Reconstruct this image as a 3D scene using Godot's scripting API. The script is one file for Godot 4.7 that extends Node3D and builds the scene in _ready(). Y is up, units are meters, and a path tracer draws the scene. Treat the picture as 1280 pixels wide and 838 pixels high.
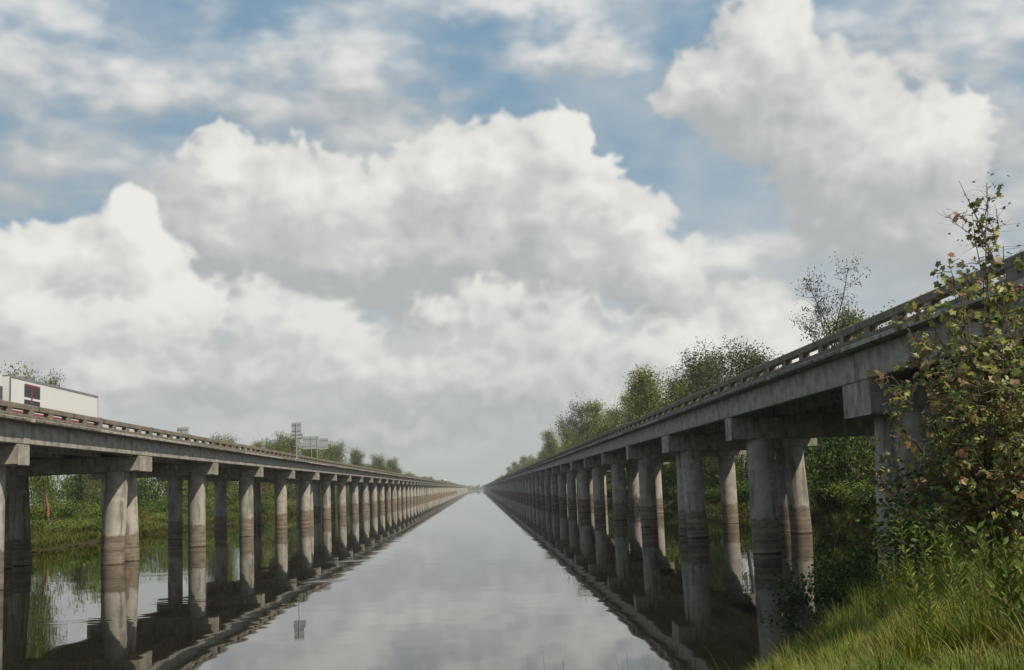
extends Node3D
# Two parallel concrete bridges over a straight canal. y = 0 is the water; the canal runs along -z.

# cloud banks: azimuth, elevation, half width, half height in degrees (azimuth from the canal's axis)
const VEIL := [-20.2, 20.0, 9.09, 3.56, -15.4, 18.9, 6.72, 2.77, -7.3, 19.2, 6.72, 4.35, -5.3, 17.3, 5.93, 3.16, -20.8, 15.3, 8.69, 3.16, 23.6, 19.2, 7.51, 4.35, 25.6, 14.2, 4.74, 3.56, 1.8, 23.6, 13.04, 1.66, -11.3, 14.6, 11.06, 3.16, 14.4, 11.0, 4.74, 1.58, 22.9, 11.3, 8.69, 4.35, 5.0, 20.9, 6.32, 1.58, 13.5, 9.1, 5.53, 2.37]
const CUMULUS_EAST := [13.0, 18.8, 2.77, 2.37, 15.5, 20.7, 2.85, 3.16, 18.7, 17.4, 3.56, 2.96, 21.8, 14.8, 3.75, 3.16, 23.8, 15.2, 1.78, 1.98, 18.4, 13.7, 3.75, 3.16, 21.1, 11.1, 4.74, 2.37, 10.8, 18.6, 1.34, 1.34, 14.0, 16.4, 2.17, 1.58, 17.0, 15.7, 2.77, 2.37]
const CUMULUS_MAIN := [4.3, 13.8, 2.9, 2.6, 1.4, 12.6, 3.4, 2.6, -12.0, 15.2, 2.96, 2.57, -8.6, 14.5, 3.56, 2.85, -4.6, 13.7, 3.95, 2.96, -1.0, 15.5, 2.45, 2.61, 1.7, 15.9, 2.17, 2.37, 4.4, 16.5, 1.78, 1.82, 5.1, 17.3, 1.34, 1.11, 6.5, 14.3, 1.82, 1.50, 8.4, 12.4, 2.05, 1.90, 9.7, 10.2, 2.05, 1.98, 0.5, 11.0, 9.48, 3.56, -12.1, 12.3, 5.93, 2.77, -5.9, 11.5, 6.32, 2.77, 11.4, 6.9, 3.16, 2.37, 14.0, 7.4, 2.37, 2.29, 15.9, 5.9, 2.37, 1.98]
const CUMULUS_WEST := [-16.4, 13.8, 0.95, 1.1, -16.6, 12.8, 1.5, 1.5, -15.4, 11.1, 1.90, 1.78, -18.3, 11.4, 2.37, 1.78, -20.4, 11.2, 3.16, 1.78, -21.4, 9.1, 3.56, 2.37, -14.3, 9.2, 2.77, 1.98]
const CUMULUS_LOW := [-20.0, 8.4, 4.74, 1.78, -15.8, 8.5, 3.16, 1.58, -10.6, 8.9, 2.77, 1.78, -7.5, 8.4, 2.37, 1.66, -11.7, 5.8, 6.72, 2.37, -1.2, 8.7, 2.37, 1.58, 1.2, 9.3, 1.98, 1.26, 4.4, 7.7, 4.35, 2.17, -2.9, 5.6, 5.14, 2.17, 10.2, 6.2, 4.35, 1.98, 15.9, 5.5, 4.74, 1.98, 2.7, 5.0, 5.53, 2.17, -5.6, 6.5, 2.37, 1.98, -17.9, 5.9, 5.93, 1.78, 7.4, 4.0, 6.32, 1.58, -4.5, 2.9, 7.90, 1.38]

const EYE := Vector3(0, 3.75, 0)
const FOCAL := 1450.0           # in pixels of the 1280 x 838 photograph
const RIGHT := Vector3(0.998822, -0.038747, 0.029219)
const UP := Vector3(0.034613, 0.990818, 0.130694)
const FORWARD := Vector3(0.034015, 0.129529, -0.990992)

var rng := RandomNumberGenerator.new()
var taken := {}
var M := {}


func _ready() -> void:
	rng.seed = 7
	# camera
	var cam := Camera3D.new()
	cam.name = "camera"
	cam.transform = Transform3D(Basis(RIGHT, UP, -FORWARD).orthonormalized(), EYE)
	cam.fov = rad_to_deg(2.0 * atan(419.0 / FOCAL))
	cam.near = 0.1
	cam.far = 9000.0
	add_child(cam)
	# sky, air and exposure
	var env := Environment.new()
	env.background_mode = Environment.BG_SKY
	env.sky = Sky.new()
	var pano := PanoramaSkyMaterial.new()
	pano.panorama = ImageTexture.create_from_image(make_sky())
	env.sky.sky_material = pano
	env.sky_rotation = Vector3(0, PI, 0)   # the seam of the picture lies behind
	env.background_energy_multiplier = 1.0
	env.tonemap_mode = Environment.TONE_MAPPER_LINEAR
	env.tonemap_exposure = 1.0
	env.fog_enabled = true
	env.fog_density = 0.00016
	env.fog_light_color = Color(0.80, 0.83, 0.83)
	env.sdfgi_enabled = true
	env.ssao_enabled = true
	env.ssil_enabled = true
	var we := WorldEnvironment.new()
	we.name = "world_environment"
	we.environment = env
	add_child(we)
	# sun: high, from behind the camera's right shoulder
	var sun := DirectionalLight3D.new()
	sun.name = "sun"
	sun.light_energy = 1.6
	sun.light_color = Color(1.0, 0.95, 0.87)
	sun.light_angular_distance = 0.6
	sun.shadow_enabled = true
	add_child(sun)
	sun.look_at_from_position(Vector3.ZERO, Vector3(-1.0, -1.75, -0.85), Vector3.UP)
	print("sky ", Time.get_ticks_msec())
	materials()
	ground_and_water()
	print("ground ", Time.get_ticks_msec())
	bridges()
	print("bridges ", Time.get_ticks_msec())
	traffic_and_signs()
	vegetation()
	print("done ", Time.get_ticks_msec())


# ---------------------------------------------------------------- sky

func field(bank: Array, a: float, e: float) -> float:
	var f := -1.0
	var i := 0
	while i < bank.size():
		var dx: float = (a - bank[i]) / bank[i + 2]
		var dy: float = (e - bank[i + 1]) / bank[i + 3]
		var d := 1.0 - sqrt(dx * dx + dy * dy)
		if d > f - 0.5:
			f = log(exp(f * 5.0) + exp(d * 5.0)) / 5.0 if d > -1.5 else f
		i += 4
	return f


func noise(freq: float, octaves: int, the_seed: int, kind := FastNoiseLite.FRACTAL_FBM) -> FastNoiseLite:
	var n := FastNoiseLite.new()
	n.noise_type = FastNoiseLite.TYPE_SIMPLEX_SMOOTH
	n.seed = the_seed
	n.frequency = freq
	n.fractal_type = kind
	n.fractal_octaves = octaves
	n.fractal_gain = 0.52
	return n


func blue_air(e: float) -> Color:
	var t := clampf(e / 26.0, 0.0, 1.0)
	var c := Color(0.34, 0.45, 0.52).lerp(Color(0.185, 0.315, 0.455), t)
	if e > 26.0:
		c = c.lerp(Color(0.10, 0.20, 0.38), clampf((e - 26.0) / 60.0, 0.0, 1.0))
	return c


func low_haze(c: Color, e: float) -> Color:
	return c.lerp(Color(0.395, 0.425, 0.41), clampf(exp(-maxf(e, 0.0) / 2.3), 0.0, 1.0) * 0.95)


func make_sky() -> Image:
	var w := 4096
	var h := 2048
	var air := noise(0.9, 5, 11)
	var drift := noise(0.35, 3, 5)
	# the whole sky, coarse: broken cumulus under blue air
	var cw := 512
	var ch := 256
	var im := Image.create(cw, ch, false, Image.FORMAT_RGBF)
	for j in ch:
		var e := 90.0 - (j + 0.5) * 180.0 / ch
		for i in cw:
			var a := (i + 0.5) * 360.0 / cw - 180.0
			var c := Color(0.12, 0.13, 0.10)
			if e > -2.0:
				var ce := cos(deg_to_rad(e))
				var d := Vector3(sin(deg_to_rad(a)) * ce, sin(deg_to_rad(e)), cos(deg_to_rad(a)) * ce) * 4.0
				var n := air.get_noise_3dv(d) + 0.4 * drift.get_noise_3dv(d)
				c = blue_air(e)
				var cover := smoothstep(-0.12, 0.22, n + 0.12 * clampf(1.0 - e / 30.0, -0.5, 1.0))
				var g := clampf(0.5 + 0.9 * drift.get_noise_3dv(d * 2.2 + Vector3(3, 1, 7)), 0.0, 1.0)
				c = c.lerp(Color(0.44, 0.455, 0.455).lerp(Color(0.72, 0.72, 0.70), g), cover)
				c = low_haze(c, e)
			im.set_pixel(i, j, c)
	im.resize(w, h, Image.INTERPOLATE_CUBIC)
	# the part towards the canal, fine
	var a0 := -31.0
	var a1 := 35.0
	var e0 := -1.0
	var e1 := 30.0
	var px := 360.0 / w
	var nw := int((a1 - a0) / px)
	var nh := int((e1 - e0) / px)
	var warp := noise(0.30, 4, 21)
	var puff := noise(0.42, 5, 31)
	puff.fractal_gain = 0.42
	var wisp := noise(0.16, 5, 41)
	var lump := noise(0.14, 3, 51)
	var banks := [VEIL, CUMULUS_EAST, CUMULUS_MAIN, CUMULUS_WEST, CUMULUS_LOW]
	var maps := []
	for k in banks.size():
		var m := PackedFloat32Array()
		m.resize(nw * nh)
		var bank: Array = banks[k]
		# smooth shapes on a coarse grid, read back by interpolation
		var q := 4
		var gw := nw / q + 3
		var gh := nh / q + 3
		var g := PackedFloat32Array()
		g.resize(gw * gh)
		for j in gh:
			for i in gw:
				g[j * gw + i] = field(bank, a0 + i * q * px, e1 - j * q * px)
		var amp := [0.9, 0.7, 0.7, 0.5, 0.8][k] as float
		var rough := [0.55, 0.34, 0.30, 0.30, 0.42][k] as float
		var off := 100.0 * k
		for j in nh:
			var e := e1 - j * px
			for i in nw:
				var a := a0 + i * px
				var wa := a + amp * warp.get_noise_2d(a + off, e * 1.2)
				var we := e + amp * warp.get_noise_2d(a + off + 50.0, e * 1.2 + 9.0)
				var fx := clampf((wa - a0) / (px * q), 0.0, gw - 2.0)
				var fy := clampf((e1 - we) / (px * q), 0.0, gh - 2.0)
				var ix := int(fx)
				var iy := int(fy)
				fx -= ix
				fy -= iy
				var at := iy * gw + ix
				var v := lerpf(lerpf(g[at], g[at + 1], fx), lerpf(g[at + gw], g[at + gw + 1], fx), fy)
				if k == 0:
					v += 0.16 + 0.70 * wisp.get_noise_2d(a * 0.8, e * 1.9) + 0.22 * puff.get_noise_2d(a + off, e * 1.6)
				else:
					v += rough * (0.30 - absf(puff.get_noise_2d(a + off, e * 1.15)) * 1.3)
				m[j * nw + i] = v
		maps.append(m)
	var bright := Color(0.86, 0.85, 0.80)
	var white := Color(0.63, 0.63, 0.615)
	var grey := Color(0.44, 0.465, 0.47)
	# how sharp each bank's edge is, how solid and how white it is
	var edge := [1.25, 0.26, 0.19, 0.24, 0.5]
	var most := [0.85, 0.97, 1.0, 1.0, 0.85]
	var lift := [0.58, 0.44, 0.44, 0.58, 0.44]
	for j in nh:
		var e := e1 - j * px
		for i in nw:
			var a := a0 + i * px
			var c := blue_air(e)
			var soft := lump.get_noise_2d(a * 0.9, e * 1.9)
			var fine := puff.get_noise_2d(a * 0.8 + 300.0, e * 1.1)
			# thin high cloud over everything
			c = c.lerp(Color(0.56, 0.585, 0.60), clampf(0.15 + 0.55 * wisp.get_noise_2d(a * 0.45 + 90.0, e * 0.9) + 0.16 * fine, 0.0, 0.6))
			# a pale layer far off, below ten degrees
			var sheet := wisp.get_noise_2d(a * 0.7 + 40.0, e * 1.6)
			c = c.lerp(Color(0.53, 0.55, 0.55).lerp(white, clampf(0.40 + sheet * 1.1, 0.0, 1.0)), 0.92 * (1.0 - smoothstep(6.0, 13.0, e - 2.4 * sheet)))
			for k in banks.size():
				var m: PackedFloat32Array = maps[k]
				var v := m[j * nw + i]
				if v < -0.02:
					continue
				# depth of cloud towards the sun: up and to the right
				var s1 := m[maxi(j - 6, 0) * nw + mini(i + 6, nw - 1)]
				var s2 := m[maxi(j - 20, 0) * nw + mini(i + 16, nw - 1)]
				var s3 := m[maxi(j - 60, 0) * nw + mini(i + 26, nw - 1)]
				var alpha: float = smoothstep(0.0, edge[k] * (1.0 + 2.2 * clampf(s3 - v, 0.0, 0.8)), v) * most[k]   # ragged below, crisp above
				var lit := clampf((v - s1) * 0.30 + (v - s2) * 0.36 + (v - s3) * 0.34 + 0.36 - 0.26 * clampf(s3, 0.0, 1.2) + 0.34 * soft + 0.05 * fine + (lift[k] - 0.5), 0.0, 1.3)
				var cc := grey.lerp(white, smoothstep(0.0, 0.9, lit))
				if lit > 0.70:
					cc = cc.lerp(bright, clampf((lit - 0.70) * 1.5, 0.0, 1.0))
				c = c.lerp(cc, alpha)
			c = low_haze(c, e)
			var x := int((a + 180.0) / px)
			var y := int((90.0 - e) / px)
			var f := minf(minf(smoothstep(0.0, 4.0, a - a0), smoothstep(0.0, 4.0, a1 - a)), smoothstep(0.0, 4.0, e1 - e))
			im.set_pixel(x, y, im.get_pixel(x, y).lerp(c, f))
	return im


# ---------------------------------------------------------------- helpers

class Shape:
	var v := PackedVector3Array()
	var n := PackedVector3Array()
	var c := PackedColorArray()
	var uv := PackedVector2Array()
	var col := Color.WHITE

	func tri(p: Vector3, q: Vector3, r: Vector3) -> void:
		var m := (r - p).cross(q - p).normalized()
		v.push_back(p); v.push_back(q); v.push_back(r)
		for i in 3:
			n.push_back(m); c.push_back(col); uv.push_back(Vector2.ZERO)

	func tri_smooth(p: Vector3, q: Vector3, r: Vector3, a: Vector3, b: Vector3, d: Vector3, t := Vector2.ZERO, s := Vector2.ZERO, u := Vector2.ZERO) -> void:
		if (r - p).cross(q - p).dot(a + b + d) < 0.0:
			v.push_back(p); v.push_back(r); v.push_back(q)
			n.push_back(a); n.push_back(d); n.push_back(b)
			uv.push_back(t); uv.push_back(u); uv.push_back(s)
		else:
			v.push_back(p); v.push_back(q); v.push_back(r)
			n.push_back(a); n.push_back(b); n.push_back(d)
			uv.push_back(t); uv.push_back(s); uv.push_back(u)
		for i in 3:
			c.push_back(col)

	func face(pts: Array, centre: Vector3) -> void:      # a flat convex face that looks away from centre
		var m: Vector3 = (pts[2] - pts[0]).cross(pts[1] - pts[0])
		var turned := m.dot((pts[0] + pts[2]) * 0.5 - centre) < 0.0
		for i in range(1, pts.size() - 1):
			if turned:
				tri(pts[0], pts[i + 1], pts[i])
			else:
				tri(pts[0], pts[i], pts[i + 1])

	func sweep(profile: Array, from: Vector3, to: Vector3, ua: Vector3, va: Vector3) -> void:   # a convex profile drawn along a straight line
		var a := []
		var b := []
		for p: Vector2 in profile:
			a.append(from + ua * p.x + va * p.y)
			b.append(to + ua * p.x + va * p.y)
		var centre := Vector3.ZERO
		for i in a.size():
			centre += (a[i] + b[i]) * 0.5 / a.size()
		for i in a.size():
			var k := (i + 1) % a.size()
			face([a[i], a[k], b[k], b[i]], centre)
		face(a, centre)
		face(b, centre)

	func box(lo: Vector3, hi: Vector3, bevel := 0.0) -> void:
		if bevel <= 0.0:
			sweep([Vector2(lo.x, lo.y), Vector2(hi.x, lo.y), Vector2(hi.x, hi.y), Vector2(lo.x, hi.y)], Vector3(0, 0, lo.z), Vector3(0, 0, hi.z), Vector3.RIGHT, Vector3.UP)
			return
		var long_x := hi.x - lo.x > hi.z - lo.z
		var ua := Vector3.BACK if long_x else Vector3.RIGHT
		var u0 := lo.z if long_x else lo.x
		var u1 := hi.z if long_x else hi.x
		var w := Vector3.RIGHT if long_x else Vector3.BACK
		var w0 := lo.x if long_x else lo.z
		var w1 := hi.x if long_x else hi.z
		sweep([Vector2(u0 + bevel, lo.y), Vector2(u1 - bevel, lo.y), Vector2(u1, lo.y + bevel), Vector2(u1, hi.y - bevel), Vector2(u1 - bevel, hi.y), Vector2(u0 + bevel, hi.y), Vector2(u0, hi.y - bevel), Vector2(u0, lo.y + bevel)], w * w0, w * w1, ua, Vector3.UP)

	func tube(p: Vector3, q: Vector3, rp: float, rq: float, sides: int, capped := false) -> void:
		var axis := (q - p).normalized()
		var s := axis.cross(Vector3.UP if absf(axis.y) < 0.9 else Vector3.RIGHT).normalized()
		var t := axis.cross(s)
		for i in sides:
			var a0 := TAU * i / sides
			var a1 := TAU * (i + 1) / sides
			var d0 := s * cos(a0) + t * sin(a0)
			var d1 := s * cos(a1) + t * sin(a1)
			var t0 := Vector2(float(i) / sides, 1)
			var t1 := Vector2(float(i + 1) / sides, 1)
			tri_smooth(p + d0 * rp, p + d1 * rp, q + d1 * rq, d0, d1, d1, t0, t1, Vector2(t1.x, 0))
			if rq > 0.0:
				tri_smooth(p + d0 * rp, q + d1 * rq, q + d0 * rq, d0, d1, d0, t0, Vector2(t1.x, 0), Vector2(t0.x, 0))
			if capped:
				tri_smooth(q, q + d0 * rq, q + d1 * rq, axis, axis, axis)
				tri_smooth(p, p + d0 * rp, p + d1 * rp, -axis, -axis, -axis)

	func mesh(m: Material = null) -> ArrayMesh:
		var a := []
		a.resize(Mesh.ARRAY_MAX)
		a[Mesh.ARRAY_VERTEX] = v
		a[Mesh.ARRAY_NORMAL] = n
		a[Mesh.ARRAY_COLOR] = c
		a[Mesh.ARRAY_TEX_UV] = uv
		var out := ArrayMesh.new()
		out.add_surface_from_arrays(Mesh.PRIMITIVE_TRIANGLES, a)
		if m:
			out.surface_set_material(0, m)
		return out


func numbered(called: String) -> String:
	taken[called] = taken.get(called, -1) + 1
	return called if taken[called] == 0 else "%s_%03d" % [called, taken[called]]


func tag(o: Node, label: String, category: String, group := "", kind := "") -> void:
	o.set_meta("label", label)
	o.set_meta("category", category)
	if group:
		o.set_meta("group", group)
	if kind:
		o.set_meta("kind", kind)


func thing(called: String, at: Vector3, label: String, category: String, group := "") -> Node3D:
	var o := Node3D.new()
	o.name = numbered(called)
	add_child(o)
	o.position = at
	tag(o, label, category, group)
	return o


func part(called: String, mesh: Mesh, m: Material, parent: Node, at := Vector3.ZERO, turn := 0.0) -> MeshInstance3D:
	var o := MeshInstance3D.new()
	o.name = called
	o.mesh = mesh
	if m:
		o.material_override = m
	parent.add_child(o, true)
	o.position = at
	o.rotation.y = turn
	return o


func copy(o: Node3D, called: String, at: Vector3, turn: float, size: Vector3, label := "") -> Node3D:
	var r: Node3D = o.duplicate()
	r.name = numbered(called)
	add_child(r)
	r.transform = Transform3D(Basis(Vector3.UP, turn).scaled_local(size), at)
	if label:
		r.set_meta("label", label)
	return r


func ray(px: float, py: float) -> Vector3:
	return RIGHT * (px - 640.0) / FOCAL - UP * (py - 419.0) / FOCAL + FORWARD


func at_x(px: float, py: float, x: float) -> Vector3:       # where the line of sight meets the upright plane at x
	var d := ray(px, py)
	return EYE + d * (x / d.x)


func at_z(px: float, py: float, far: float) -> Vector3:
	var d := ray(px, py)
	return EYE + d * (-far / d.z)


func at_y(px: float, py: float, y: float) -> Vector3:
	var d := ray(px, py)
	return EYE + d * ((y - EYE.y) / d.y)


# ---------------------------------------------------------------- materials

func noise_picture(n: FastNoiseLite, ramp: Array, size := 512) -> NoiseTexture2D:
	var t := NoiseTexture2D.new()
	t.width = size
	t.height = size
	t.seamless = true
	t.noise = n
	var g := Gradient.new()
	var offs := PackedFloat32Array()
	var cols := PackedColorArray()
	for i in ramp.size():
		offs.push_back(float(i) / (ramp.size() - 1))
		cols.push_back((ramp[i] as Color).linear_to_srgb())
	g.offsets = offs
	g.colors = cols
	t.color_ramp = g
	return t


func relief(n: FastNoiseLite, size := 512) -> NoiseTexture2D:
	var t := NoiseTexture2D.new()
	t.width = size
	t.height = size
	t.seamless = true
	t.noise = n
	return t


func concrete(ramp: Array, streak_dark: float, the_seed: int) -> StandardMaterial3D:
	var m := StandardMaterial3D.new()
	m.albedo_texture = noise_picture(noise(0.012, 6, the_seed), ramp)
	m.uv1_triplanar = true
	m.uv1_world_triplanar = true
	m.uv1_scale = Vector3(0.21, 0.21, 0.21)
	m.roughness = 0.9
	m.metallic_specular = 0.3
	m.detail_enabled = true
	m.detail_blend_mode = BaseMaterial3D.BLEND_MODE_MUL
	m.detail_uv_layer = BaseMaterial3D.DETAIL_UV_2
	m.detail_albedo = noise_picture(noise(0.02, 5, the_seed + 1), [Color(streak_dark * 0.6, streak_dark * 0.58, streak_dark * 0.54), Color(streak_dark, streak_dark * 0.98, streak_dark * 0.94), Color(0.97, 0.96, 0.95), Color(1, 1, 1), Color(1, 1, 1)])
	m.uv2_triplanar = true
	m.uv2_world_triplanar = true
	m.uv2_scale = Vector3(0.21, 0.035, 0.21)
	return m


func leafy(rough := 0.55, through := 0.35) -> StandardMaterial3D:
	var m := StandardMaterial3D.new()
	m.vertex_color_use_as_albedo = true
	m.roughness = rough
	m.metallic_specular = 0.35
	m.backlight_enabled = true
	m.backlight = Color(through, through, through * 0.6)
	return m


func plain(c: Color, rough := 0.6, metal := 0.0) -> StandardMaterial3D:      # c in linear values
	var m := StandardMaterial3D.new()
	m.albedo_color = c.linear_to_srgb()
	m.roughness = rough
	m.metallic = metal
	return m


func pile_picture(the_seed: int) -> ImageTexture:
	# the wall of a pile from its foot (7.1 m below) to its head: concrete with runs and blotches, and the uneven brown bands that high water left
	var w := 256
	var h := 512
	var im := Image.create(w, h, false, Image.FORMAT_RGB8)
	var blot := noise(0.016, 5, the_seed)
	var streak := noise(0.03, 4, the_seed + 1)
	var line := noise(0.05, 4, the_seed + 2)
	var r := RandomNumberGenerator.new()
	r.seed = the_seed
	var top := 1.58 + 0.22 * r.randf()
	var rings := []
	for k in 4:
		rings.append([0.2 + 1.3 * r.randf(), 0.012 + 0.03 * r.randf(), 0.45 + 0.4 * r.randf()])
	for j in h:
		var y := 5.6 - (j + 0.5) * 7.1 / h                 # metres above the water
		for i in w:
			var th := TAU * i / w
			var cx := cos(th) * 40.0
			var cz := sin(th) * 40.0
			var b := blot.get_noise_3d(cx, j * 1.2, cz)
			var s := streak.get_noise_3d(cx, j * 0.10, cz)
			var c := Color(0.345, 0.325, 0.28) * (1.0 + 0.34 * b + 0.24 * s)
			if s < -0.14:
				c = c.lerp(Color(0.15, 0.145, 0.125), clampf((-0.14 - s) * 3.2, 0.0, 0.75))
			if b > 0.3:
				c = c.lerp(Color(0.46, 0.44, 0.40), clampf((b - 0.3) * 3.0, 0.0, 0.6))      # lime
			var wob := 0.06 * line.get_noise_3d(cx * 0.5, 3.0, cz * 0.5)
			var drip := 0.35 * maxf(0.0, streak.get_noise_3d(cx * 1.4, 9.0, cz * 1.4))
			var wet := smoothstep(0.05, -0.05, y - top - wob - drip)
			if wet > 0.0:
				var t := line.get_noise_2d(7.0, j * 1.5) + 0.5 * line.get_noise_3d(cx, j * 1.4, cz)
				var stain := Color(0.225, 0.185, 0.140).lerp(Color(0.135, 0.105, 0.076), clampf(0.45 + 1.3 * t, 0.0, 1.0)) * (1.0 + 0.35 * b)
				for q: Array in rings:
					if absf(y - q[0] - wob) < q[1] and line.get_noise_3d(cx * 0.7, q[0] * 90.0, cz * 0.7) > -0.12:
						stain = stain * q[2]
				c = c.lerp(stain, wet * 0.9)
			if y < 0.04 + wob:
				c = Color(0.070, 0.055, 0.040) * (1.0 + 0.5 * b)
			im.set_pixel(i, j, Color(clampf(c.r, 0, 1), clampf(c.g, 0, 1), clampf(c.b, 0, 1)).linear_to_srgb())
	return ImageTexture.create_from_image(im)


func materials() -> void:
	M.grain = relief(noise(0.06, 5, 3))
	M.concrete = concrete([Color(0.19, 0.18, 0.155), Color(0.30, 0.29, 0.255), Color(0.38, 0.365, 0.32), Color(0.46, 0.44, 0.39)], 0.88, 101)
	M.concrete.uv2_scale = Vector3(0.09, 0.03, 0.09)
	M.cap = concrete([Color(0.17, 0.16, 0.135), Color(0.30, 0.285, 0.24), Color(0.37, 0.35, 0.30), Color(0.45, 0.43, 0.37)], 0.7, 111)
	M.rail = concrete([Color(0.13, 0.113, 0.09), Color(0.195, 0.17, 0.137), Color(0.225, 0.197, 0.158), Color(0.28, 0.246, 0.20)], 0.5, 121)
	M.stained = concrete([Color(0.12, 0.112, 0.095), Color(0.17, 0.158, 0.135), Color(0.21, 0.197, 0.168), Color(0.27, 0.253, 0.217)], 0.5, 131)
	M.pale = concrete([Color(0.27, 0.265, 0.24), Color(0.36, 0.35, 0.315), Color(0.41, 0.40, 0.36), Color(0.45, 0.44, 0.40)], 0.6, 141)
	for i in 6:
		var m := StandardMaterial3D.new()
		m.albedo_texture = pile_picture(300 + 10 * i)
		m.roughness = 0.88
		m.metallic_specular = 0.3
		M["pile%d" % i] = m
	M.asphalt = plain(Color(0.06, 0.06, 0.058), 0.95)
	var g := StandardMaterial3D.new()
	g.albedo_texture = noise_picture(noise(0.012, 6, 201), [Color(0.03, 0.027, 0.014), Color(0.036, 0.036, 0.015), Color(0.05, 0.044, 0.024), Color(0.036, 0.045, 0.016)], 1024)
	g.uv1_triplanar = true
	g.uv1_world_triplanar = true
	g.uv1_scale = Vector3(0.11, 0.11, 0.11)
	g.roughness = 1.0
	g.metallic_specular = 0.1
	g.heightmap_enabled = true
	g.heightmap_texture = M.grain
	g.heightmap_scale = 6.0
	M.soil = g
	var wt := StandardMaterial3D.new()
	wt.albedo_color = Color(0.012, 0.011, 0.007).linear_to_srgb()
	wt.roughness = 0.02
	wt.metallic_specular = 0.5
	M.water = wt


# ---------------------------------------------------------------- ground and water

const SHORE := [-60.0, 12.0, -2.0, 13.0, 1.0, 14.5, 3.0, 17.0, 4.6, 19.6, 6.0, 21.8, 8.0, 25.2, 11.0, 31.0, 14.0, 38.0, 19.0, 49.0, 24.0, 63.0, 27.0, 80.0]

func shore(x: float) -> float:            # how far out the near bank reaches at x
	var i := 0
	while i < SHORE.size() - 2:
		if x <= SHORE[i + 2]:
			return lerpf(SHORE[i + 1], SHORE[i + 3], clampf((x - SHORE[i]) / (SHORE[i + 2] - SHORE[i]), 0.0, 1.0))
		i += 2
	return SHORE[-1]


var land_noise: FastNoiseLite

func land(x: float, far: float) -> float:
	var wob := land_noise.get_noise_2d(x, far)
	var h := -1.6
	if x < -26.0:
		var d := -36.5 + 2.5 * land_noise.get_noise_2d(300.0, far * 2.0) - x
		h = maxf(h, clampf(d * 0.34, -1.6, 0.9) + 0.9 * smoothstep(5.0, 16.0, d))
	if x > 15.0:
		var d := x - 27.0 - 1.5 * land_noise.get_noise_2d(700.0, far * 2.0)
		h = maxf(h, clampf(d * 0.4, -1.6, 1.1) + 0.8 * smoothstep(4.0, 14.0, d))
	var n := shore(x) - far
	h = maxf(h, clampf(n * 0.36, -1.6, 0.9) + 1.0 * smoothstep(2.2, 9.0, n))
	h = maxf(h, clampf((far - 2580.0) * 0.05, -1.6, 2.0))
	return h + 0.16 * wob


func spaced(inner0: float, inner1: float, step: float, outer0: float, outer1: float) -> PackedFloat32Array:
	var mid := PackedFloat32Array()
	var x := inner0
	while x <= inner1:
		mid.push_back(x)
		x += step
	var below := PackedFloat32Array()
	x = inner0
	var s := step
	while x > outer0:
		s *= 1.16
		x -= s
		below.push_back(x)
	below.reverse()
	below.append_array(mid)
	x = mid[mid.size() - 1]
	s = step
	while x < outer1:
		s *= 1.16
		x += s
		below.push_back(x)
	return below


func ground_and_water() -> void:
	land_noise = noise(0.06, 4, 77)
	var xs := spaced(-46.0, 40.0, 0.9, -3500.0, 3500.0)
	var zs := spaced(-4.0, 110.0, 0.9, -600.0, 5200.0)
	var s := Shape.new()
	var nx := xs.size()
	var grid := PackedVector3Array()
	var norm := PackedVector3Array()
	for z in zs:
		for x in xs:
			grid.push_back(Vector3(x, land(x, z), -z))
			var e := 0.4
			norm.push_back(Vector3(land(x - e, z) - land(x + e, z), 2.0 * e, land(x, z + e) - land(x, z - e)).normalized())
	for j in zs.size() - 1:
		for i in nx - 1:
			var k := j * nx + i
			if grid[k].y < -1.3 and grid[k + 1].y < -1.3 and grid[k + nx].y < -1.3 and grid[k + nx + 1].y < -1.3 and (i % 2 == 7):
				continue
			s.tri_smooth(grid[k], grid[k + 1], grid[k + nx + 1], norm[k], norm[k + 1], norm[k + nx + 1])
			s.tri_smooth(grid[k], grid[k + nx + 1], grid[k + nx], norm[k], norm[k + nx + 1], norm[k + nx])
	var ground := part("ground", s.mesh(), M.soil, self)
	tag(ground, "muddy green ground of the canal banks and the land behind", "ground", "", "structure")
	water()


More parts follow.
